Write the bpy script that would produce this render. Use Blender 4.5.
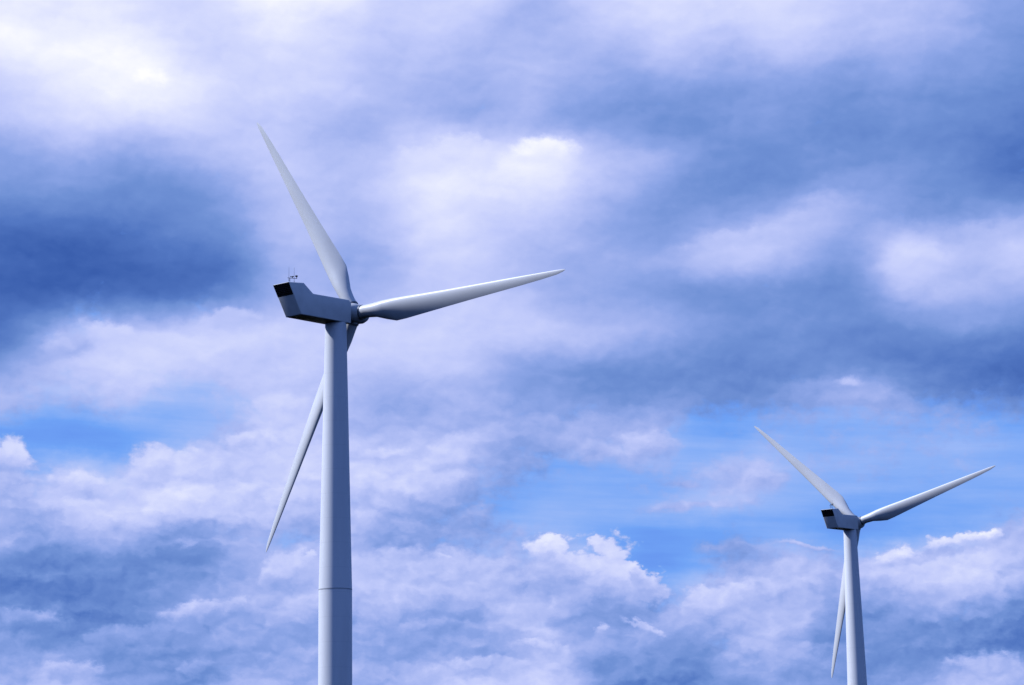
import bpy, bmesh, math, random
from mathutils import Vector, Matrix, noise as mnoise

random.seed(7)
scene = bpy.context.scene
for o in list(bpy.data.objects):
    bpy.data.objects.remove(o)
COL = scene.collection
rad = math.radians

# ------------------------------------------------------------------ camera
PITCH, ROLL = rad(12.0), rad(0.9)
fwd = Vector((0, math.cos(PITCH), math.sin(PITCH)))
up0 = Vector((0, -math.sin(PITCH), math.cos(PITCH)))
rt0 = Vector((1, 0, 0))
rt = rt0 * math.cos(ROLL) - up0 * math.sin(ROLL)
up = up0 * math.cos(ROLL) + rt0 * math.sin(ROLL)
cam = bpy.data.cameras.new('camera')
cam.sensor_width = 36.0
cam.lens = 2150.0 / 1024.0 * 36.0
cam.clip_start, cam.clip_end = 0.1, 60000.0
cam_ob = bpy.data.objects.new('camera', cam)
COL.objects.link(cam_ob)
m = Matrix((rt, up, -fwd)).transposed().to_4x4()
m.translation = Vector((0, 0, 1.7))
cam_ob.matrix_world = m
scene.camera = cam_ob

# ------------------------------------------------------------------ exposure
scene.view_settings.view_transform = 'Standard'
scene.view_settings.look = 'None'
scene.view_settings.exposure = 0.0
scene.view_settings.gamma = 1.0
scene.view_settings.use_curve_mapping = False
scene.cycles.use_adaptive_sampling = True
scene.cycles.adaptive_threshold = 0.01
scene.cycles.adaptive_min_samples = 8
scene.cycles.max_bounces = 4
scene.cycles.diffuse_bounces = 0

# ------------------------------------------------------------------ sun: high on the left
SUN_EL, SUN_AZ = rad(43.0), rad(-86.0)          # azimuth from +Y towards +X
sun_dir = Vector((math.sin(SUN_AZ) * math.cos(SUN_EL), math.cos(SUN_AZ) * math.cos(SUN_EL), math.sin(SUN_EL)))
sun = bpy.data.lights.new('sun', 'SUN')
sun.energy = 5.0
sun.angle = rad(3.0)
sun.color = (0.82, 0.87, 1.0)
sun_ob = bpy.data.objects.new('sun', sun)
COL.objects.link(sun_ob)
sun_ob.rotation_euler = sun_dir.to_track_quat('Z', 'Y').to_euler()

# ------------------------------------------------------------------ sky
# A broken cloud deck. The cloud cover is a table over azimuth and elevation
# (brightness of the cloud, and how far it opens to the blue), broken up by noise.
A0, A1, NA, E0, DE, NE = (-15.5, 15.5, 32, 1.2, 0.92, 24)
COVER = [
    [192,189,192,208,210,165,162,150,186,189,186,195,185,202,225,209,219,208,132,141,136,171,186,176,167,168,183,213,215,196,213,230],
    [189,176,162,175,190,139,164,133,177,169,165,182,163,173,197,177,193,207,120,145,130,160,170,158,149,144,156,184,183,161,187,201],
    [181,187,184,207,214,147,160,135,188,183,178,192,174,197,235,204,210,202,102,113,114,151,163,155,152,154,169,200,208,188,178,172],
    [160,159,155,156,156,156,157,138,158,158,151,169,163,151,146,132,201,160,207,199,142,164,200,169,140,144,110,88,84,96,111,157],
    [142,153,162,134,109,124,164,194,163,175,184,161,178,163,162,191,217,178,110,148,214,199,196,190,139,154,186,216,165,147,160,171],
    [133,109,110,114,137,132,140,157,168,206,218,211,227,217,210,196,154,247,197,134,174,182,178,220,188,233,225,228,229,194,198,185],
    [160,190,194,142,158,180,145,120,167,169,150,185,143,139,163,179,185,177,153,145,139,129,153,165,131,131,150,152,172,178,181,182],
    [172,180,176,192,236,209,214,216,204,197,182,194,183,171,156,152,172,166,169,170,188,207,184,164,171,158,156,158,161,166,162,171],
    [174,190,184,187,236,197,236,242,210,220,214,221,218,221,206,157,155,166,169,176,165,182,199,168,175,182,181,183,171,167,171,164],
    [161,133,135,127,117,117,146,175,170,201,199,177,185,187,203,182,164,185,188,206,184,149,177,184,172,168,168,175,174,166,162,146],
    [181,207,204,187,181,214,183,176,200,218,195,190,164,156,166,173,170,167,144,141,146,143,134,147,175,186,160,130,112,104,102,120],
    [157,141,141,202,201,214,212,197,190,191,193,189,189,208,207,173,145,143,128,134,134,132,133,144,139,129,117,116,113,116,118,132],
    [129,109,114,176,210,215,222,239,234,218,214,227,213,210,207,206,217,215,208,199,182,158,153,155,147,135,145,165,176,155,152,168],
    [105,103,102,87,95,101,104,115,130,172,175,170,190,199,201,202,187,165,160,150,137,129,127,134,141,135,203,194,181,192,187,199],
    [101,101,102,93,93,95,101,103,110,172,184,157,173,199,203,196,183,180,179,181,187,222,220,201,174,149,243,221,182,217,208,205],
    [120,113,111,113,118,121,134,148,156,194,196,177,192,220,220,204,188,181,162,153,150,165,176,196,204,174,143,136,155,160,138,147],
    [153,158,159,157,145,141,139,138,161,198,195,187,198,228,226,208,224,208,187,168,139,139,135,140,157,166,167,146,135,109,108,122],
    [174,158,155,172,171,159,172,181,191,204,203,190,202,238,250,247,287,256,201,194,185,155,140,147,143,130,142,140,133,123,125,128],
    [206,196,207,214,220,212,214,208,200,205,185,167,180,186,166,159,176,145,142,141,132,143,155,152,149,144,146,143,146,140,128,142],
    [225,197,209,227,250,248,254,225,205,209,206,206,184,178,179,181,192,174,172,153,158,154,160,165,154,153,163,159,155,152,149,160],
    [255,251,256,244,244,251,232,208,211,223,214,206,190,198,176,171,198,185,183,180,213,191,179,206,202,189,195,186,180,156,150,167],
    [239,226,234,225,234,224,209,206,223,235,218,212,201,215,208,188,172,176,203,208,215,218,221,220,211,194,200,188,180,170,164,183],
    [237,223,234,229,237,219,214,221,236,258,257,253,206,191,218,228,182,199,218,223,227,224,223,218,210,194,199,190,179,168,158,174],
    [244,240,241,237,240,230,219,219,232,247,241,237,216,213,222,216,182,194,209,215,221,219,219,218,212,200,196,189,178,165,157,157]]
CLEAR = [
    [0,0,0,0,0,0,0,0,0,0,0,0,0,0,0,0,0,0,0,0,0,0,0,0,0,0,0,0,0,0,0,0],
    [0,0,0,0,0,0,0,0,0,0,0,0,0,0,0,0,0,0,0,0,0,0,0,0,0,0,0,0,0,0,0,-1],
    [0,0,0,0,0,0,0,0,0,0,0,0,0,0,0,0,0,-1,-1,1,1,-1,-1,0,-1,-1,-1,0,0,1,0,-3],
    [-1,0,0,0,0,0,0,0,0,0,0,-1,-1,0,0,0,-1,0,5,1,0,4,-1,0,2,2,2,0,-1,-2,-1,-3],
    [-2,0,0,0,0,0,0,-1,3,-1,0,2,0,1,-1,3,1,7,-10,-20,-18,-5,6,0,-3,-6,-1,0,4,7,3,1],
    [-3,-1,-2,0,1,0,-2,3,-4,-6,-9,-2,2,-7,-4,-14,-6,-19,-24,123,116,-28,-12,-13,-12,-2,-15,-8,-13,-15,-8,16],
    [1,5,6,1,0,1,1,4,-22,60,47,-14,-3,16,69,25,54,51,96,150,139,49,73,82,123,150,105,96,50,2,20,47],
    [13,-16,-11,-5,-10,-6,-7,13,-1,-7,-9,-6,5,-13,-4,49,99,108,104,68,43,53,53,91,86,79,80,92,95,90,90,72],
    [55,3,-6,44,59,57,-19,-28,-7,0,-4,10,-2,-1,-1,33,31,60,77,50,60,39,-30,45,46,45,55,50,52,75,78,67],
    [102,150,150,150,150,150,138,45,23,-3,-8,42,3,-4,8,19,-20,-30,-30,-30,60,150,87,81,75,68,62,62,67,65,56,41],
    [37,5,9,43,44,19,85,99,74,13,-8,-10,-6,2,-5,-6,6,14,20,7,-27,-7,-12,-6,-3,-7,-8,-9,-10,-15,-15,5],
    [1,-14,-15,-30,-30,-11,-30,-30,-30,-10,5,3,3,1,2,1,-2,-6,-8,1,6,-2,-1,-1,-3,-1,0,0,0,3,2,0],
    [-4,8,2,32,50,29,17,22,16,6,-1,-2,-1,-1,0,0,1,3,2,-1,-1,0,1,1,1,1,1,1,0,0,0,-1],
    [-5,1,-7,-2,5,-15,-9,-7,-6,-3,0,1,0,0,0,0,0,-1,-1,0,0,0,0,0,0,0,0,0,0,0,0,0],
    [-2,1,2,-2,-3,3,4,2,2,1,0,0,0,0,0,0,0,0,0,0,0,0,0,0,0,0,0,0,0,0,0,0],
    [0,0,0,1,1,0,-1,-1,-1,0,0,0,0,0,0,0,0,0,0,0,0,0,0,0,0,0,0,0,0,0,0,0],
    [0,0,0,0,0,0,0,0,0,0,0,0,0,0,0,0,0,0,0,0,0,0,0,0,0,0,0,0,0,0,0,0],
    [0,0,0,0,0,0,0,0,0,0,0,0,0,0,0,0,0,0,0,0,0,0,0,0,0,0,0,0,0,0,0,0],
    [0,0,0,0,0,0,0,0,0,0,0,0,0,0,0,0,0,0,0,0,0,0,0,0,0,0,0,0,0,0,0,0],
    [0,0,0,0,0,0,0,0,0,0,0,0,0,0,0,0,0,0,0,0,0,0,0,0,0,0,0,0,0,0,0,0],
    [0,0,0,0,0,0,0,0,0,0,0,0,0,0,0,0,0,0,0,0,0,0,0,0,0,0,0,0,0,0,0,0],
    [0,0,0,0,0,0,0,0,0,0,0,0,0,0,0,0,0,0,0,0,0,0,0,0,0,0,0,0,0,0,0,0],
    [0,0,0,0,0,0,0,0,0,0,0,0,0,0,0,0,0,0,0,0,0,0,0,0,0,0,0,0,0,0,0,0],
    [0,0,0,0,0,0,0,0,0,0,0,0,0,0,0,0,0,0,0,0,0,0,0,0,0,0,0,0,0,0,0,0]]
# bright cloud heads: azimuth, elevation, half width, half height, slant, brightness at top and foot, weight, softness
HEADS = [
    (6.44, 8.14, 1.33, 0.59, 0, 194, 174, 0.75, 0.6),
    (3.67, 9.06, 1.12, 0.53, 12, 198, 172, 0.75, 0.4),
    (2.27, 8.94, 0.8, 0.45, 20, 186, 166, 0.6, 0.5),
    (10.1, 10.1, 2.53, 0.37, -6, 174, 162, 0.5, 0.7),
    (4.5, 8.11, 0.8, 0.16, -3, 180, 172, 0.6, 0.7),
    (4.69, 7.53, 1.6, 0.19, 3, 194, 182, 0.5, 0.8),
    (-8.23, 6.86, 1.28, -0.16, 6, 172, 154, 0.7, 0.5),
    (-11.08, 6.18, 3.33, -0.45, 2, 144, 128, 0.75, 0.4),
    (-11.18, 5.19, 3.46, -0.4, 4, 146, 130, 0.75, 0.4),
    (-9.87, 3.75, 2.66, -0.29, 3, 152, 138, 0.7, 0.4),
    (1.95, 4.59, 2.0, -0.4, 3, 162, 138, 0.75, 0.4),
    (9.78, 3.99, 3.46, -0.48, 2, 154, 140, 0.7, 0.4),
    (-2.27, 7.02, 1.6, -0.37, 4, 174, 154, 0.6, 0.5),
    (-0.97, 4.29, 1.76, -0.24, 2, 172, 154, 0.6, 0.5),
    (3.24, 3.49, 1.87, -0.64, 0, 152, 136, 0.6, 0.5),
    (-5.59, 4.5, 1.23, -0.27, 0, 170, 154, 0.6, 0.5),
    (10.79, 6.05, 1.87, -0.21, 8, 170, 154, 0.6, 0.5),
    (0.78, 5.47, 1.2, -0.37, 4, 179, 154, 0.65, 0.5),
    (-12.65, 7.43, 1.2, -0.43, 0, 174, 152, 0.5, 0.6),
    (12.62, 4.59, 1.33, -0.37, 0, 162, 146, 0.5, 0.6),
    (-12.13, 11.68, 1.17, -0.37, 10, 144, 132, 0.45, 0.7),
    (2.92, 11.15, 4.0, -0.59, 4, 146, 136, 0.35, 0.7),
    (-1.64, 16.87, 1.87, 0.64, 0, 222, 208, 0.7474999999999999, 0.34),
    (0.86, 17.02, 0.96, 0.53, 0, 256, 222, 0.8624999999999999, 0.51),
    (-9.91, 18.82, 0.8, 0.32, -8, 262, 229, 0.8049999999999999, 0.595),
    (6.16, 14.56, 1.55, 0.35, 10, 200, 184, 0.6325, 0.425),
    (8.44, 15.19, 0.85, 0.59, 20, 192, 176, 0.575, 0.425),
    (11.04, 13.78, 0.91, 0.48, 5, 216, 190, 0.69, 0.51),
    (12.91, 14.23, 1.28, 0.64, 0, 194, 182, 0.5175, 0.51),
    (5.11, 19.73, 0.53, 0.37, 0, 192, 179, 0.345, 0.68),
    (-10.89, 12.23, 0.91, 0.37, -4, 216, 196, 0.7474999999999999, 0.3825),
    (-12.26, 11.73, 0.64, 0.43, 10, 202, 190, 0.575, 0.425),
    (0.82, 6.55, 0.72, 0.4, 5, 234, 189, 0.95, 0.2125),
    (2.4, 5.6, 1.76, 1.28, -22, 220, 154, 0.95, 0.153),
    (3.51, 5.47, 0.8, 0.48, -42, 204, 156, 0.8624999999999999, 0.2125),
    (0.78, 5.63, 1.12, 0.48, 0, 188, 158, 0.8624999999999999, 0.3825),
    (1.09, 6.5, 0.37, 0.24, 0, 230, 199, 0.8049999999999999, 0.34),
    (3.4, 4.37, 0.69, 0.13, -25, 202, 179, 0.8624999999999999, 0.425),
    (2.21, 4.35, 0.24, 0.21, 20, 201, 174, 0.8049999999999999, 0.425),
    (0.67, 3.93, 0.75, 0.24, -5, 212, 179, 0.8624999999999999, 0.425),
    (11.66, 6.38, 1.17, 0.32, 9, 232, 190, 0.95, 0.255),
    (10.04, 6.02, 0.72, 0.45, 8, 224, 176, 0.95, 0.255),
    (11.89, 5.13, 1.17, 0.75, 0, 210, 170, 0.7474999999999999, 0.425),
    (7.77, 6.39, 1.01, 0.11, -12, 192, 174, 0.8624999999999999, 0.51),
    (-11.64, 7.99, 1.87, 0.69, -4, 206, 180, 0.9199999999999999, 0.3825),
    (-7.55, 8.7, 1.55, 0.85, 6, 206, 186, 0.69, 0.425),
    (-13.38, 8.74, 0.91, 0.77, -14, 214, 178, 0.9199999999999999, 0.2975),
    (-9.39, 8.58, 1.01, 0.91, 8, 214, 190, 0.8624999999999999, 0.2975),
    (-11.38, 8.17, 0.69, 0.37, -8, 216, 192, 0.69, 0.34),
    (-8.57, 8.43, 0.59, 0.37, 0, 212, 189, 0.8049999999999999, 0.3825),
    (-7.18, 9.39, 0.85, 0.35, 5, 207, 189, 0.8049999999999999, 0.34),
    (-10.46, 10.88, 0.75, 0.43, 22, 212, 189, 0.69, 0.51),
    (-3.55, 8.99, 0.96, 0.19, 3, 212, 194, 0.8049999999999999, 0.425),
    (-6.52, 9.23, 0.69, 0.43, -5, 212, 194, 0.8049999999999999, 0.3825),
    (-1.72, 8.6, 0.64, 0.29, 0, 194, 182, 0.6325, 0.51),
    (-5.36, 6.33, 0.24, 0.13, 10, 218, 199, 0.9199999999999999, 0.425),
    (-1.85, 6.35, 0.29, 0.08, -15, 224, 199, 0.9199999999999999, 0.425),
    (-7.78, 12.61, 1.23, 0.35, 6, 202, 189, 0.7474999999999999, 0.425),
    (9.1, 10.65, 0.4, 0.21, -5, 202, 174, 0.9199999999999999, 0.68),
    (-7.87, 4.93, 1.65, 0.4, 5, 200, 154, 0.8624999999999999, 0.34),
    (-12.74, 4.68, 1.28, 0.37, -4, 180, 152, 0.69, 0.425),
    (-10.44, 4.37, 1.12, 0.35, 4, 174, 152, 0.6325, 0.425),
    (-11.72, 3.35, 0.91, 0.35, 5, 200, 172, 0.8049999999999999, 0.34),
    (-8.42, 3.38, 0.8, 0.37, 5, 184, 154, 0.69, 0.425),
    (-5.99, 5.76, 1.07, 0.85, 8, 202, 166, 0.9199999999999999, 0.2975),
    (-2.68, 6.05, 2.27, 0.64, 3, 200, 176, 0.7474999999999999, 0.3825),
    (-1.01, 5.61, 1.39, 0.4, -4, 198, 172, 0.69, 0.425),
    (-2.03, 4.54, 1.71, 0.24, 2, 190, 170, 0.6325, 0.425),
    (-0.77, 3.43, 1.44, 0.35, 3, 204, 176, 0.7474999999999999, 0.34),
    (-5.71, 3.72, 0.69, 0.29, 0, 184, 164, 0.575, 0.425),
    (5.44, 4.75, 1.39, 0.85, 6, 204, 154, 0.8049999999999999, 0.34),
    (4.93, 5.2, 0.64, 0.32, 8, 212, 184, 0.8624999999999999, 0.34),
    (7.11, 5.12, 0.96, 0.69, 4, 199, 162, 0.69, 0.425),
    (7.12, 3.59, 1.17, 0.53, 3, 194, 166, 0.69, 0.425),
    (10.23, 5.19, 1.6, 0.69, -6, 200, 159, 0.6325, 0.425),
    (12.15, 3.13, 1.28, 0.48, 4, 200, 174, 0.8049999999999999, 0.34),
    (5.71, 6.42, 1.07, 0.27, 0, 176, 164, 0.45999999999999996, 0.68)]

RELIEF = (0.055, 0.10)

def lin(c):
    c /= 255.0
    return c / 12.92 if c <= 0.04045 else ((c + 0.055) / 1.055) ** 2.4

world = bpy.data.worlds.new('World')
scene.world = world
world.use_nodes = True
NT = world.node_tree
NT.nodes.clear()

def node(kind, **kw):
    n = NT.nodes.new(kind)
    for k, v in kw.items():
        setattr(n, k, v)
    return n

def feed(sock, v):
    if isinstance(v, bpy.types.NodeSocket):
        NT.links.new(v, sock)
    else:
        sock.default_value = v

def mth(op, *a, clamp=False):
    n = node('ShaderNodeMath', operation=op, use_clamp=clamp)
    for i, v in enumerate(a):
        feed(n.inputs[i], v)
    return n.outputs[0]

def vec(x, y, z=0.0):
    n = node('ShaderNodeCombineXYZ')
    for i, v in enumerate((x, y, z)):
        feed(n.inputs[i], v)
    return n.outputs[0]

def smooth(v, a, b, to0=0.0, to1=1.0):
    n = node('ShaderNodeMapRange', interpolation_type='SMOOTHSTEP')
    feed(n.inputs[0], v)
    for i, x in enumerate((a, b, to0, to1)):
        feed(n.inputs[i + 1], x)
    return n.outputs[0]

def noise(v, scale, detail=4.0, rough=0.5, dist=0.0, lac=2.0, col=False):
    n = node('ShaderNodeTexNoise', noise_dimensions='2D')
    feed(n.inputs['Vector'], v)
    feed(n.inputs['Scale'], scale)
    feed(n.inputs['Detail'], detail)
    feed(n.inputs['Roughness'], rough)
    feed(n.inputs['Lacunarity'], lac)
    feed(n.inputs['Distortion'], dist)
    return n.outputs['Color' if col else 'Fac']

def sep(v):
    n = node('ShaderNodeSeparateXYZ')
    feed(n.inputs[0], v)
    return n.outputs

def mixf(f, a, b):
    n = node('ShaderNodeMix', data_type='FLOAT')
    feed(n.inputs['Factor'], f)
    feed(n.inputs[2], a)
    feed(n.inputs[3], b)
    return n.outputs[0]

def mixc(f, a, b):
    n = node('ShaderNodeMix', data_type='RGBA')
    feed(n.inputs[0], f)
    feed(n.inputs[6], a)
    feed(n.inputs[7], b)
    return n.outputs[2]

def ramp(v, stops, interp='LINEAR'):
    n = node('ShaderNodeValToRGB')
    cr = n.color_ramp
    cr.interpolation = interp
    while len(cr.elements) < len(stops):
        cr.elements.new(0.5)
    for e, (p, c) in zip(cr.elements, stops):
        e.position = p
    for e, (p, c) in zip(cr.elements, stops):
        e.color = (*c, 1.0)
    feed(n.inputs[0], v)
    return n.outputs[0]

tc = node('ShaderNodeTexCoord')
dirx, diry, dirz = sep(tc.outputs['Generated'])[:]
az = mth('MULTIPLY', mth('ARCTAN2', dirx, diry), 180 / math.pi)
el = mth('MULTIPLY', mth('ARCSINE', dirz), 180 / math.pi)
low = smooth(el, 13.0, 7.0)                     # 1 among the heaped clouds near the horizon, 0 in the smooth deck above

# wind-torn edges: bend the table's coordinates with noise
p = vec(az, mth('MULTIPLY', el, 1.35))
w1 = sep(noise(p, 0.42, 4.0, 0.55, col=True))
w2 = sep(noise(vec(mth('ADD', az, 40.0), mth('MULTIPLY', el, 1.5)), 1.5, 4.0, 0.6, col=True))
k1 = mixf(low, 0.7, 0.35)
k2 = mixf(low, 0.38, 0.6)
def bend(c, i, s):
    a = mth('MULTIPLY', mth('SUBTRACT', w1[i], 0.5), mth('MULTIPLY', k1, s))
    b = mth('MULTIPLY', mth('SUBTRACT', w2[i], 0.5), mth('MULTIPLY', k2, s))
    return mth('ADD', c, mth('ADD', a, b))
wa, we = bend(az, 0, 1.0), bend(el, 1, 0.75)

t = mth('DIVIDE', mth('SUBTRACT', wa, A0), A1 - A0, clamp=True)
ec = mth('MAXIMUM', mth('MINIMUM', we, E0 + DE * (NE - 1)), E0)
total = None
t_j, ec_j = t, ec
for j in range(NE):
    if total is not None:                           # one row of the table after another
        last = sep(total)[0]
        t_j = mth('MULTIPLY_ADD', last, 1e-7, t)
        ec_j = mth('MULTIPLY_ADD', last, 1e-7, ec)
    rw = ramp(t_j, [(i / (NA - 1), (COVER[j][i] / 255, CLEAR[j][i] / 100, 0)) for i in range(NA)], 'B_SPLINE')
    d = mth('DIVIDE', mth('SUBTRACT', ec_j, E0 + DE * j), DE * 0.6)
    g = mth('MULTIPLY', mth('EXPONENT', mth('MULTIPLY', mth('MULTIPLY', d, d), -0.5)), 1 / 1.50398)
    n = node('ShaderNodeVectorMath', operation='SCALE')
    feed(n.inputs[0], rw)
    feed(n.inputs['Scale'], g)
    if total is None:
        total = n.outputs[0]
    else:
        a = node('ShaderNodeVectorMath', operation='ADD')
        feed(a.inputs[0], total)
        feed(a.inputs[1], n.outputs[0])
        total = a.outputs[0]
cover, clear, _ = sep(total)[:]

# beyond the table the same deck goes on as plain fractal cloud
far_p = vec(mth('MULTIPLY', az, 0.05), mth('MULTIPLY', el, 0.12))
far_n = noise(far_p, 1.0, 6.0, 0.55, 0.6)
far_cover = smooth(far_n, 0.25, 0.8, 0.31, 0.69)
inside = mth('MULTIPLY', smooth(mth('ABSOLUTE', az), 19.0, 15.5), smooth(el, 26.0, 22.0))
cover = mixf(inside, far_cover, cover)
clear = mth('MULTIPLY', clear, inside)

# heaped relief, lit from the upper left
def billow(pos, scale):
    n = node('ShaderNodeTexVoronoi', feature='F1', voronoi_dimensions='2D')
    feed(n.inputs['Vector'], pos)
    n.inputs['Scale'].default_value = scale
    n.inputs['Detail'].default_value = 2.0
    n.inputs['Roughness'].default_value = 0.5
    n.inputs['Lacunarity'].default_value = 2.1
    return mth('SUBTRACT', 1.0, mth('POWER', n.outputs['Distance'], 1.6))
qa, qe = wa, mth('MULTIPLY', we, 1.7)
q = vec(mth('ADD', qa, 7.3), qe, 1.7)
q2 = vec(mth('ADD', qa, 7.3 - 0.12), mth('ADD', qe, 0.34), 1.7)
b1 = billow(q, 0.75)
r1 = mth('SUBTRACT', b1, billow(q2, 0.75))
r2 = mth('SUBTRACT', noise(q, 0.9, 5.0, 0.52), noise(q2, 0.9, 5.0, 0.52))
relief = mth('ADD', mth('MULTIPLY', r1, RELIEF[0]), mth('MULTIPLY', r2, RELIEF[1]))
soft = mth('SUBTRACT', noise(vec(mth('MULTIPLY', az, 0.8), mth('MULTIPLY', el, 1.8), 9.0), 0.55, 5.0, 0.55), 0.5)
fine = mth('SUBTRACT', noise(vec(az, mth('MULTIPLY', el, 1.3), 4.0), 3.2, 4.0, 0.6), 0.5)
rag = mth('MULTIPLY', mth('SUBTRACT', b1, 0.70), 0.7)

# torn edge of the openings, with thin veils left in them
edge = mth('ADD', clear, mth('MULTIPLY', fine, 0.5))
edge = mth('ADD', edge, mth('MULTIPLY', rag, -0.3))
opening = smooth(edge, 0.25, 0.75)
v = cover

# one bright cloud head: a torn ellipse, crisp along its top and fading at its foot
main_tree = NT
head = bpy.data.node_groups.new('cloud_head', 'ShaderNodeTree')
for nm, kind in (('Place', 'NodeSocketVector'), ('Tear', 'NodeSocketFloat'), ('Tone', 'NodeSocketFloat'), ('Opening', 'NodeSocketFloat'),
                 ('Centre', 'NodeSocketVector'), ('Slant', 'NodeSocketVector'), ('Size', 'NodeSocketVector'), ('Top', 'NodeSocketFloat'),
                 ('Foot', 'NodeSocketFloat'), ('Weight', 'NodeSocketFloat'), ('Outer', 'NodeSocketFloat'), ('Inner', 'NodeSocketFloat')):
    head.interface.new_socket(nm, in_out='INPUT', socket_type=kind)
for nm in ('Tone', 'Opening'):
    head.interface.new_socket(nm, in_out='OUTPUT', socket_type='NodeSocketFloat')
NT = head
gi, go = node('NodeGroupInput'), node('NodeGroupOutput')
I = {s.name: s for s in gi.outputs if s.name}
order = node('ShaderNodeVectorMath', operation='MULTIPLY_ADD')      # makes the heads evaluate one after another
feed(order.inputs[0], I['Tone'])
order.inputs[1].default_value = (1e-7, 1e-7, 0)
feed(order.inputs[2], I['Place'])
mp = node('ShaderNodeMapping', vector_type='TEXTURE')
feed(mp.inputs['Vector'], order.outputs[0])
feed(mp.inputs['Location'], I['Centre'])
feed(mp.inputs['Rotation'], I['Slant'])
feed(mp.inputs['Scale'], I['Size'])
ln = node('ShaderNodeVectorMath', operation='LENGTH')
feed(ln.inputs[0], mp.outputs[0])
height = sep(mp.outputs[0])[1]
body = smooth(mth('SUBTRACT', ln.outputs['Value'], I['Tear']), I['Outer'], I['Inner'])
solid = mth('MULTIPLY', body, smooth(height, -1.0, 0.15))
feed(go.inputs[0], mixf(mth('MULTIPLY', solid, I['Weight']), I['Tone'], smooth(height, -0.8, 0.7, I['Foot'], I['Top'])))
feed(go.inputs[1], mth('MULTIPLY', I['Opening'], mth('SUBTRACT', 1.0, solid)))
NT = main_tree

place = vec(wa, we)
tear = mth('ADD', mth('MULTIPLY', rag, 0.5), mth('MULTIPLY', fine, 0.4))
for (a_, e_, ra, re, slant, g0, g1, wt, ed) in HEADS:
    n = node('ShaderNodeGroup', node_tree=head)
    for k_, x in (('Place', place), ('Tear', tear), ('Tone', v), ('Opening', opening), ('Centre', (a_, e_, 0)), ('Slant', (0, 0, rad(slant))),
                  ('Size', (ra, re, 1)), ('Top', g0 / 255), ('Foot', g1 / 255), ('Weight', wt), ('Outer', 1.0 + ed * 0.4), ('Inner', 1.0 - ed)):
        feed(n.inputs[k_], x)
    v, opening = n.outputs[0], n.outputs[1]

cloudy = mth('SUBTRACT', 1.0, opening)
streak = mth('SUBTRACT', noise(vec(mth('MULTIPLY', az, 0.22), mth('ADD', mth('MULTIPLY', el, 2.2), mth('MULTIPLY', az, 0.12))), 0.9, 4.0, 0.55), 0.5)
v = mth('ADD', v, mth('MULTIPLY', mth('MULTIPLY', streak, 0.13), opening))
v = mth('ADD', v, mth('MULTIPLY', mth('MULTIPLY', relief, mixf(low, 0.32, 1.0)), cloudy))
v = mth('ADD', v, mth('MULTIPLY', soft, mixf(low, 0.07, 0.06)))
v = mth('ADD', v, mth('MULTIPLY', fine, mth('MULTIPLY', mixf(low, 0.015, 0.05), cloudy)))

CLOUD = [(0.0, 25, 50, 110), (80, 48, 80, 158), (97, 60, 96, 174), (120, 84, 120, 195), (145, 112, 145, 213), (165, 140, 165, 230),
         (180, 164, 181, 240), (200, 192, 202, 251), (220, 215, 221, 255), (240, 238, 241, 255), (255, 256, 256, 256)]
cloud_col = ramp(v, [(c[0] / 255, tuple(lin(x) for x in c[1:])) for c in CLOUD])
VEIL = [(0.0, 70, 120, 218), (140, 100, 150, 243), (155, 110, 163, 249), (172, 138, 177, 250), (200, 180, 198, 252), (255, 256, 256, 256)]
veil_col = ramp(v, [(c[0] / 255, tuple(lin(x) for x in c[1:])) for c in VEIL])

def scale_col(c, k):
    n = node('ShaderNodeVectorMath', operation='SCALE')
    feed(n.inputs[0], c)
    feed(n.inputs['Scale'], k)
    return n.outputs[0]

sky = node('ShaderNodeTexSky', sky_type='NISHITA')
sky.sun_disc = False
sky.sun_elevation = SUN_EL
sky.sun_rotation = SUN_AZ
sky.air_density, sky.dust_density, sky.ozone_density = 1.0, 0.4, 1.5
SKY_STRENGTH = 0.1
veiled = mixc(0.93, sky.outputs[0], scale_col(veil_col, 1 / SKY_STRENGTH))
total_col = mixc(opening, scale_col(cloud_col, 1 / SKY_STRENGTH), veiled)
bg = node('ShaderNodeBackground')
feed(bg.inputs['Color'], total_col)
bg.inputs['Strength'].default_value = SKY_STRENGTH
out = node('ShaderNodeOutputWorld')
NT.links.new(bg.outputs[0], out.inputs['Surface'])

# ------------------------------------------------------------------ materials
def material(name, color, rough=0.5, metal=0.0, coat=0.0, spec=0.25):
    m = bpy.data.materials.new(name)
    m.use_nodes = True
    b = m.node_tree.nodes['Principled BSDF']
    b.inputs['Base Color'].default_value = (*color, 1)
    b.inputs['Roughness'].default_value = rough
    b.inputs['Metallic'].default_value = metal
    b.inputs['Coat Weight'].default_value = coat
    b.inputs['Specular IOR Level'].default_value = spec
    return m, b

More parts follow.
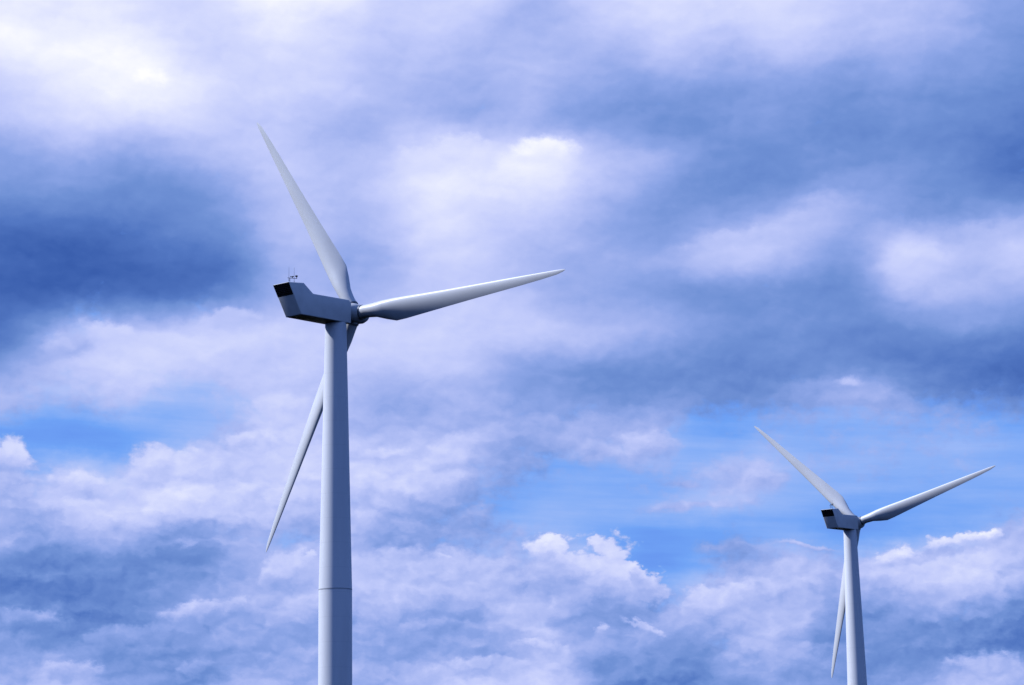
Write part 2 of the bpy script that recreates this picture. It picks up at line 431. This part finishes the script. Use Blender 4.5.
def weather(m, b, color, dark, scale, lo=0.45, hi=0.75, stretch=(1, 1, 1)):
    """grime patches of their own shape on a painted surface"""
    nt = m.node_tree
    tc = nt.nodes.new('ShaderNodeTexCoord')
    mp = nt.nodes.new('ShaderNodeMapping')
    mp.inputs['Scale'].default_value = stretch
    nz = nt.nodes.new('ShaderNodeTexNoise')
    nz.inputs['Scale'].default_value = scale
    nz.inputs['Detail'].default_value = 6
    mr = nt.nodes.new('ShaderNodeMapRange')
    mr.inputs[1].default_value, mr.inputs[2].default_value = lo, hi
    mx = nt.nodes.new('ShaderNodeMix')
    mx.data_type = 'RGBA'
    mx.inputs[6].default_value = (*color, 1)
    mx.inputs[7].default_value = (*dark, 1)
    nt.links.new(tc.outputs['Object'], mp.inputs[0])
    nt.links.new(mp.outputs[0], nz.inputs['Vector'])
    nt.links.new(nz.outputs['Fac'], mr.inputs[0])
    nt.links.new(mr.outputs[0], mx.inputs[0])
    nt.links.new(mx.outputs[2], b.inputs['Base Color'])
    return mx

TOWER_C = (0.86, 0.865, 0.88)
tower_mat, tb = material('tower_paint', TOWER_C, 0.42)
mx = weather(tower_mat, tb, TOWER_C, (0.74, 0.745, 0.76), 0.6, 0.42, 0.8, (1, 1, 0.12))
# weld seams every 2.4 m
nt = tower_mat.node_tree
g = nt.nodes.new('ShaderNodeTexCoord')
sx = nt.nodes.new('ShaderNodeSeparateXYZ')
nt.links.new(g.outputs['Object'], sx.inputs[0])
md = nt.nodes.new('ShaderNodeMath'); md.operation = 'PINGPONG'; md.inputs[1].default_value = 1.2
nt.links.new(sx.outputs[2], md.inputs[0])
cp = nt.nodes.new('ShaderNodeMapRange')
cp.inputs[1].default_value, cp.inputs[2].default_value = 0.0, 0.05
cp.inputs[3].default_value, cp.inputs[4].default_value = 0.93, 1.0
nt.links.new(md.outputs[0], cp.inputs[0])
mm = nt.nodes.new('ShaderNodeVectorMath'); mm.operation = 'SCALE'
nt.links.new(mx.outputs[2], mm.inputs[0])
nt.links.new(cp.outputs[0], mm.inputs['Scale'])
nt.links.new(mm.outputs[0], tb.inputs['Base Color'])

SHELL_C = (0.86, 0.85, 0.83)
shell_mat, b_ = material('nacelle_gelcoat', SHELL_C, 0.65, spec=0.05)
weather(shell_mat, b_, SHELL_C, (0.74, 0.73, 0.71), 0.9, 0.45, 0.85)
BLADE_C = (0.78, 0.78, 0.78)
blade_mat, b_ = material('blade_gelcoat', BLADE_C, 0.38)
weather(blade_mat, b_, BLADE_C, (0.66, 0.65, 0.64), 0.5, 0.45, 0.85, (1, 1, 0.3))
hub_mat, b_ = material('hub_gelcoat', (0.66, 0.66, 0.66), 0.6, spec=0.05)
vent_mat, _ = material('vent_black', (0.006, 0.006, 0.007), 0.8)
steel_mat, _ = material('galvanised_steel', (0.22, 0.23, 0.25), 0.5, 0.3)
seam_mat, _ = material('flange_sealant', (0.46, 0.47, 0.49), 0.6)
bear_mat, _ = material('bearing_dark', (0.03, 0.03, 0.035), 0.6)

# ------------------------------------------------------------------ helpers
def link(name, bm, mat, parent=None, smooth_angle=None):
    me = bpy.data.meshes.new(name)
    bmesh.ops.recalc_face_normals(bm, faces=bm.faces)
    bm.to_mesh(me)
    bm.free()
    me.materials.append(mat)
    if smooth_angle is not None:
        for p_ in me.polygons:
            p_.use_smooth = True
        me.set_sharp_from_angle(angle=rad(smooth_angle))
    o = bpy.data.objects.new(name, me)
    COL.objects.link(o)
    if parent is not None:
        o.parent = parent
    return o

def loft(bm, rings, cap0=True, cap1=True):
    vs = [[bm.verts.new(c) for c in r] for r in rings]
    n = len(vs[0])
    for a, b in zip(vs, vs[1:]):
        for i in range(n):
            bm.faces.new((a[i], a[(i + 1) % n], b[(i + 1) % n], b[i]))
    if cap0:
        bm.faces.new(list(reversed(vs[0])))
    if cap1:
        bm.faces.new(vs[-1])
    return vs

def circle(r, z, n=64, cx=0.0, cy=0.0):
    return [Vector((cx + r * math.cos(2 * math.pi * i / n), cy + r * math.sin(2 * math.pi * i / n), z)) for i in range(n)]

def tube(bm, a, b, r0, r1=None, n=10):
    a, b = Vector(a), Vector(b)
    r1 = r0 if r1 is None else r1
    q_ = (b - a).to_track_quat('Z', 'Y')
    rings = []
    for c, r in ((a, r0), (b, r1)):
        rings.append([c + q_ @ Vector((r * math.cos(2 * math.pi * i / n), r * math.sin(2 * math.pi * i / n), 0)) for i in range(n)])
    loft(bm, rings)

# ------------------------------------------------------------------ ground
def ground_z(x, y):
    """a nearly level field that dips a few metres towards the far turbine"""
    d = math.hypot(x - 55.9, y - 358.3)
    z = -3.48 * math.exp(-(d / 110.0) ** 2)
    r = math.hypot(x, y)
    if r > 600:
        z += mnoise.noise((x / 2500, y / 2500, 2)) * 14 * min(1, (r - 600) / 2000)
    return z

gm = bpy.data.materials.new('darkened_ground')  # unseen ground, colour made extra dark to cut bounce light on the undersides
gm.use_nodes = True
nt = gm.node_tree
b_ = nt.nodes['Principled BSDF']
tcg = nt.nodes.new('ShaderNodeTexCoord')
nz = nt.nodes.new('ShaderNodeTexNoise'); nz.inputs['Scale'].default_value = 0.05; nz.inputs['Detail'].default_value = 10
cr = nt.nodes.new('ShaderNodeValToRGB')
cr.color_ramp.elements[0].color = (0.007, 0.010, 0.004, 1); cr.color_ramp.elements[0].position = 0.3
cr.color_ramp.elements[1].color = (0.020, 0.024, 0.010, 1); cr.color_ramp.elements[1].position = 0.7
nt.links.new(tcg.outputs['Object'], nz.inputs['Vector'])
nt.links.new(nz.outputs['Fac'], cr.inputs[0])
nt.links.new(cr.outputs[0], b_.inputs['Base Color'])
b_.inputs['Roughness'].default_value = 0.95
b_.inputs['Specular IOR Level'].default_value = 0.0
bm = bmesh.new()
radii = [0] + [12 * 1.22 ** k for k in range(38)]
radii = [r for r in radii if r < 22000]
NSEG = 96
rings = []
for r in radii[1:]:
    rings.append([bm.verts.new((r * math.sin(2 * math.pi * i / NSEG), r * math.cos(2 * math.pi * i / NSEG),
                  ground_z(r * math.sin(2 * math.pi * i / NSEG), r * math.cos(2 * math.pi * i / NSEG)))) for i in range(NSEG)])
c0 = bm.verts.new((0, 0, ground_z(0, 0)))
for i in range(NSEG):
    bm.faces.new((c0, rings[0][(i + 1) % NSEG], rings[0][i]))
    for a, b in zip(rings, rings[1:]):
        bm.faces.new((a[i], a[(i + 1) % NSEG], b[(i + 1) % NSEG], b[i]))
gr = link('ground', bm, gm, None, 60)
gr['kind'] = 'structure'

# ------------------------------------------------------------------ wind turbine
# Local frame: origin at the tower's foot, +Y along the shaft towards the rotor, +X to its right.
HUB_H = 50.2          # height of the shaft at the tower's axis
FLANGE = 26.55        # metres from the tower's top down to the flange between its cone and its straight lower part
def tower_r(d):
    return 1.06 + 0.0213 * min(d, FLANGE) + 0.0015 * max(0.0, d - FLANGE)

def make_turbine(name, foot, yaw, hub_h, spin, label, seam_drop):
    root = bpy.data.objects.new(name, None)
    COL.objects.link(root)
    root.location = foot
    root.rotation_euler = (0, 0, -yaw)
    root['label'] = label
    root['category'] = 'wind turbine'
    root['group'] = 'wind turbines standing in front of the cloudy sky'
    return root

def build_tower(root, top_z):
    bm = bmesh.new()
    zs = [0.0, 8.0, 16.0, top_z - FLANGE] + [top_z - FLANGE + FLANGE * k / 10 for k in range(1, 11)]
    loft(bm, [circle(tower_r(top_z - z), z, 96) for z in zs])
    tw = link('tower', bm, tower_mat, root, 40)
    for z in (top_z - FLANGE,):
        r = tower_r(FLANGE)
        bm = bmesh.new()
        loft(bm, [circle(r - 0.05, z - 0.06, 72), circle(r + 0.016, z - 0.05, 72), circle(r + 0.016, z + 0.05, 72), circle(r - 0.05, z + 0.06, 72)])
        link('flange_seam', bm, seam_mat, tw, 30)
    bm = bmesh.new()
    loft(bm, [circle(1.0, top_z - 0.02, 72), circle(1.0, top_z + 0.38, 72)])
    link('yaw_bearing', bm, bear_mat, root, 40)
    return tw

def build_nacelle(root, z0):
    """z0: height of the nacelle's underside at the tower's axis"""
    nc_pts = [            # (along the shaft, height above the underside) on the side face
        (-6.05, -0.56), (-7.88, 2.38), (-5.72, 2.66), (-4.38, 1.80), (0.80, 2.08), (1.14, 1.80), (1.10, -0.30)]
    hw = 1.07
    bm = bmesh.new()
    a = [bm.verts.new((-hw, y, z)) for y, z in nc_pts]
    b = [bm.verts.new((hw, y, z)) for y, z in nc_pts]
    n = len(a)
    bm.faces.new(a)
    bm.faces.new(list(reversed(b)))
    for i in range(n):
        bm.faces.new((a[i], b[i], b[(i + 1) % n], a[(i + 1) % n]))
    bmesh.ops.recalc_face_normals(bm, faces=bm.faces)
    bmesh.ops.bevel(bm, geom=list(bm.edges), offset=0.10, segments=3, affect='EDGES', profile=0.6)
    body = link('nacelle', bm, shell_mat, root, 35)
    body.location = (0, 0, z0)
    # rear face runs from nc_pts[0] up to nc_pts[1]; its upper part is an open black vent
    P0, P1 = Vector((0, *nc_pts[0])), Vector((0, *nc_pts[1]))
    d = (P1 - P0).normalized()
    nrm = Vector((0, -d.z, d.y))
    if nrm.y > 0:
        nrm = -nrm
    L = (P1 - P0).length
    bm = bmesh.new()
    lo_, hi_ = P0 + d * (L * 0.615), P0 + d * (L - 0.045)
    w = hw - 0.035
    ringA = [lo_ + Vector((-w, 0, 0)), lo_ + Vector((w, 0, 0)), hi_ + Vector((w, 0, 0)), hi_ + Vector((-w, 0, 0))]
    loft(bm, [[c - nrm * 0.08 for c in ringA], [c + nrm * 0.012 for c in ringA]])
    vent = link('rear_vent', bm, vent_mat, body)
    bm = bmesh.new()
    for k in range(7):
        c = lo_ + (hi_ - lo_) * ((k + 0.5) / 7) + nrm * 0.02
        h = d * 0.03
        rA = [c + Vector((-w + 0.04, 0, 0)) - h, c + Vector((w - 0.04, 0, 0)) - h, c + Vector((w - 0.04, 0, 0)) + h, c + Vector((-w + 0.04, 0, 0)) + h]
        loft(bm, [[x - nrm * 0.01 for x in rA], [x + nrm * 0.02 for x in rA]])
    link('vent_louvre', bm, bear_mat, vent)
    # lightning rods and wind sensors on the hump
    for (x, y, h) in ((0.70, -7.45, 1.3), (0.35, -6.35, 1.5)):
        bm = bmesh.new()
        tube(bm, (x, y, 2.55), (x, y, 2.68 + h), 0.020, 0.008)
        tube(bm, (x, y, 2.55), (x, y, 2.82), 0.03)
        link('lightning_rod', bm, steel_mat, body, 40)
    bm = bmesh.new()
    tube(bm, (0.15, -6.75, 2.6), (0.15, -6.75, 3.05), 0.03)
    tube(bm, (0.15, -7.05, 3.05), (0.15, -5.75, 3.20), 0.028)
    tube(bm, (0.15, -6.42, 3.10), (0.15, -6.42, 3.26), 0.02)
    tube(bm, (0.15, -5.80, 3.19), (0.15, -5.80, 3.34), 0.02)
    mast = link('wind_sensor', bm, steel_mat, body, 40)
    bm = bmesh.new()
    for k in range(3):
        an = 2.1 * k
        c = Vector((0.15 + 0.14 * math.cos(an), -6.42 + 0.14 * math.sin(an), 3.28))
        tube(bm, (0.15, -6.42, 3.28), c, 0.012)
        r_ = bmesh.ops.create_icosphere(bm, subdivisions=2, radius=0.06, matrix=Matrix.Translation(c))
    tube(bm, (0.15, -6.42, 3.2), (0.15, -6.42, 3.32), 0.05)
    link('anemometer_cups', bm, bear_mat, mast, 60)
    bm = bmesh.new()
    loft(bm, [[Vector((0.15 + s, -6.05, 3.36)), Vector((0.15 + s, -5.72, 3.36)), Vector((0.15 + s, -5.62, 3.52)), Vector((0.15 + s, -5.92, 3.52))] for s in (-0.015, 0.015)])
    tube(bm, (0.15, -5.80, 3.3), (0.15, -5.80, 3.40), 0.05)
    link('wind_vane', bm, bear_mat, mast)
    return body

def build_hub(root, y, z):
    """spinner on the shaft, blunt nose away from the nacelle"""
    prof = [(-1.68, 0.62), (-1.30, 0.74), (-0.85, 0.92), (-0.55, 0.98), (0.0, 1.0), (0.6, 0.98), (1.1, 0.86), (1.5, 0.62), (1.75, 0.32), (1.82, 0.02)]
    bm = bmesh.new()
    n = 48
    loft(bm, [[Vector((r * math.cos(2 * math.pi * i / n), s, r * math.sin(2 * math.pi * i / n))) for i in range(n)] for s, r in prof])
    hub = link('hub', bm, hub_mat, root, 40)
    hub.location = (0, y, z)
    return hub

def naca(t, n=22):
    """closed airfoil outline, x 0 (nose) .. 1 (tail), thickness t"""
    up_, lo_ = [], []
    for i in range(n + 1):
        x = 0.5 - 0.5 * math.cos(math.pi * i / n)
        y = 5 * t * (0.2969 * math.sqrt(x) - 0.126 * x - 0.3516 * x * x + 0.2843 * x ** 3 - 0.1015 * x ** 4)
        c = 0.03 * math.sin(math.pi * x)
        up_.append((x, c + y))
        lo_.append((x, c - y))
    return up_ + list(reversed(lo_[1:-1]))

def make_blade_mesh():
    """blade along +Z from the hub's centre; rotor plane XZ, wind from +Y.
    Seen from behind (-Y) the leading edge looks to the left of a blade pointing up."""
    st = [  # span, chord, relative thickness (1 = round root), twist, nose position
        (0.70, 1.34, 1.0, 0, .5), (1.7, 1.32, 1.0, 0, .5), (2.8, 1.48, .74, 15, .42), (4.0, 1.95, .46, 14, .36), (5.2, 2.28, .34, 12.5, .33),
        (6.6, 2.20, .28, 10.5, .32), (9, 1.95, .24, 7.5, .31), (12, 1.66, .21, 4.8, .30), (15, 1.40, .19, 3, .30), (18, 1.16, .18, 1.7, .30),
        (21, .92, .17, .6, .30), (23.5, .68, .16, 0, .30), (25.5, .44, .16, -.3, .32), (26.2, .24, .16, -.3, .4), (26.45, .08, .16, -.3, .5)]
    n = 22
    foil = naca(1.0, n)
    m_ = len(foil)
    bm = bmesh.new()
    rings = []
    for span, ch, th, tw, nose in st:
        sec = naca(th if th < .9 else .5, n)
        rnd = min(1, max(0, (th - .34) / .66))
        ring = []
        for i, (x, y) in enumerate(sec):
            cx = x - nose
            ph = 2 * math.pi * i / m_
            rx, ry = -0.5 * math.cos(ph), 0.5 * math.sin(ph)
            X = (cx * (1 - rnd) + rx * rnd) * ch
            Y = (y * (1 - rnd) + ry * rnd) * ch
            a_ = rad(tw + 2.0)
            # nose towards -X (counter-clockwise seen from behind), twisted so the nose turns into the wind
            px = X * math.cos(a_) + Y * math.sin(a_)
            py = -X * math.sin(a_) + Y * math.cos(a_)
            ring.append(Vector((px, -py, span)))
        rings.append(ring)
    loft(bm, rings)
    return bm

FOOT_L = (-17.54, 209.271, 0.0)
FOOT_R = (55.98, 358.288, -3.48)
YAW, YAW_FAR = rad(38.0), rad(36.5)
AXIS_Z = 50.17
TILT = rad(2.0)
OVERHANG = 2.85
HUB_DROP = 0.28

first = make_turbine('wind_turbine', FOOT_L, YAW, AXIS_Z, 0,
                     'larger nearer white wind turbine, its thick tower crossing the left half of the sky', 0)
build_tower(first, AXIS_Z - 1.72)
build_nacelle(first, AXIS_Z - 1.44)
hub = build_hub(first, OVERHANG, AXIS_Z - HUB_DROP)
def spin_matrix(psi):
    return Matrix.Translation((0, OVERHANG, AXIS_Z - HUB_DROP)) @ Matrix.Rotation(TILT, 4, 'X') @ Matrix.Rotation(psi, 4, 'Y')
proto = link('blade', make_blade_mesh(), blade_mat, first, 45)
bm = bmesh.new()
loft(bm, [circle(0.60, 0.86, 40), circle(0.735, 0.88, 40), circle(0.735, 1.06, 40), circle(0.60, 1.08, 40)])
link('root_collar', bm, steel_mat, proto, 30)
blades = [proto]
for k in range(2):
    b = proto.copy()
    COL.objects.link(b)
    b.parent = first
    for part in proto.children:
        q_ = part.copy()
        COL.objects.link(q_)
        q_.parent = b
    blades.append(b)
for b, a in zip(blades, (89.6, 209.6, 329.6)):
    b.matrix_local = spin_matrix(rad(a))
    b['spin'] = a

def copy_tree(o, parent=None):
    c = o.copy()
    COL.objects.link(c)
    if parent is not None:
        c.parent = parent
    for ch in list(o.children):
        copy_tree(ch, c)
    return c

second = copy_tree(first)
second.location = FOOT_R
second.rotation_euler = (0, 0, -YAW_FAR)
second['label'] = 'small distant white wind turbine on the right, its hub just above the heaped low clouds'
for c in second.children:
    if 'spin' in c.keys():
        c['spin'] = c['spin'] - 15.0
        c.matrix_local = spin_matrix(rad(c['spin']))
for o in bpy.data.objects:
    if 'spin' in o.keys():
        del o['spin']
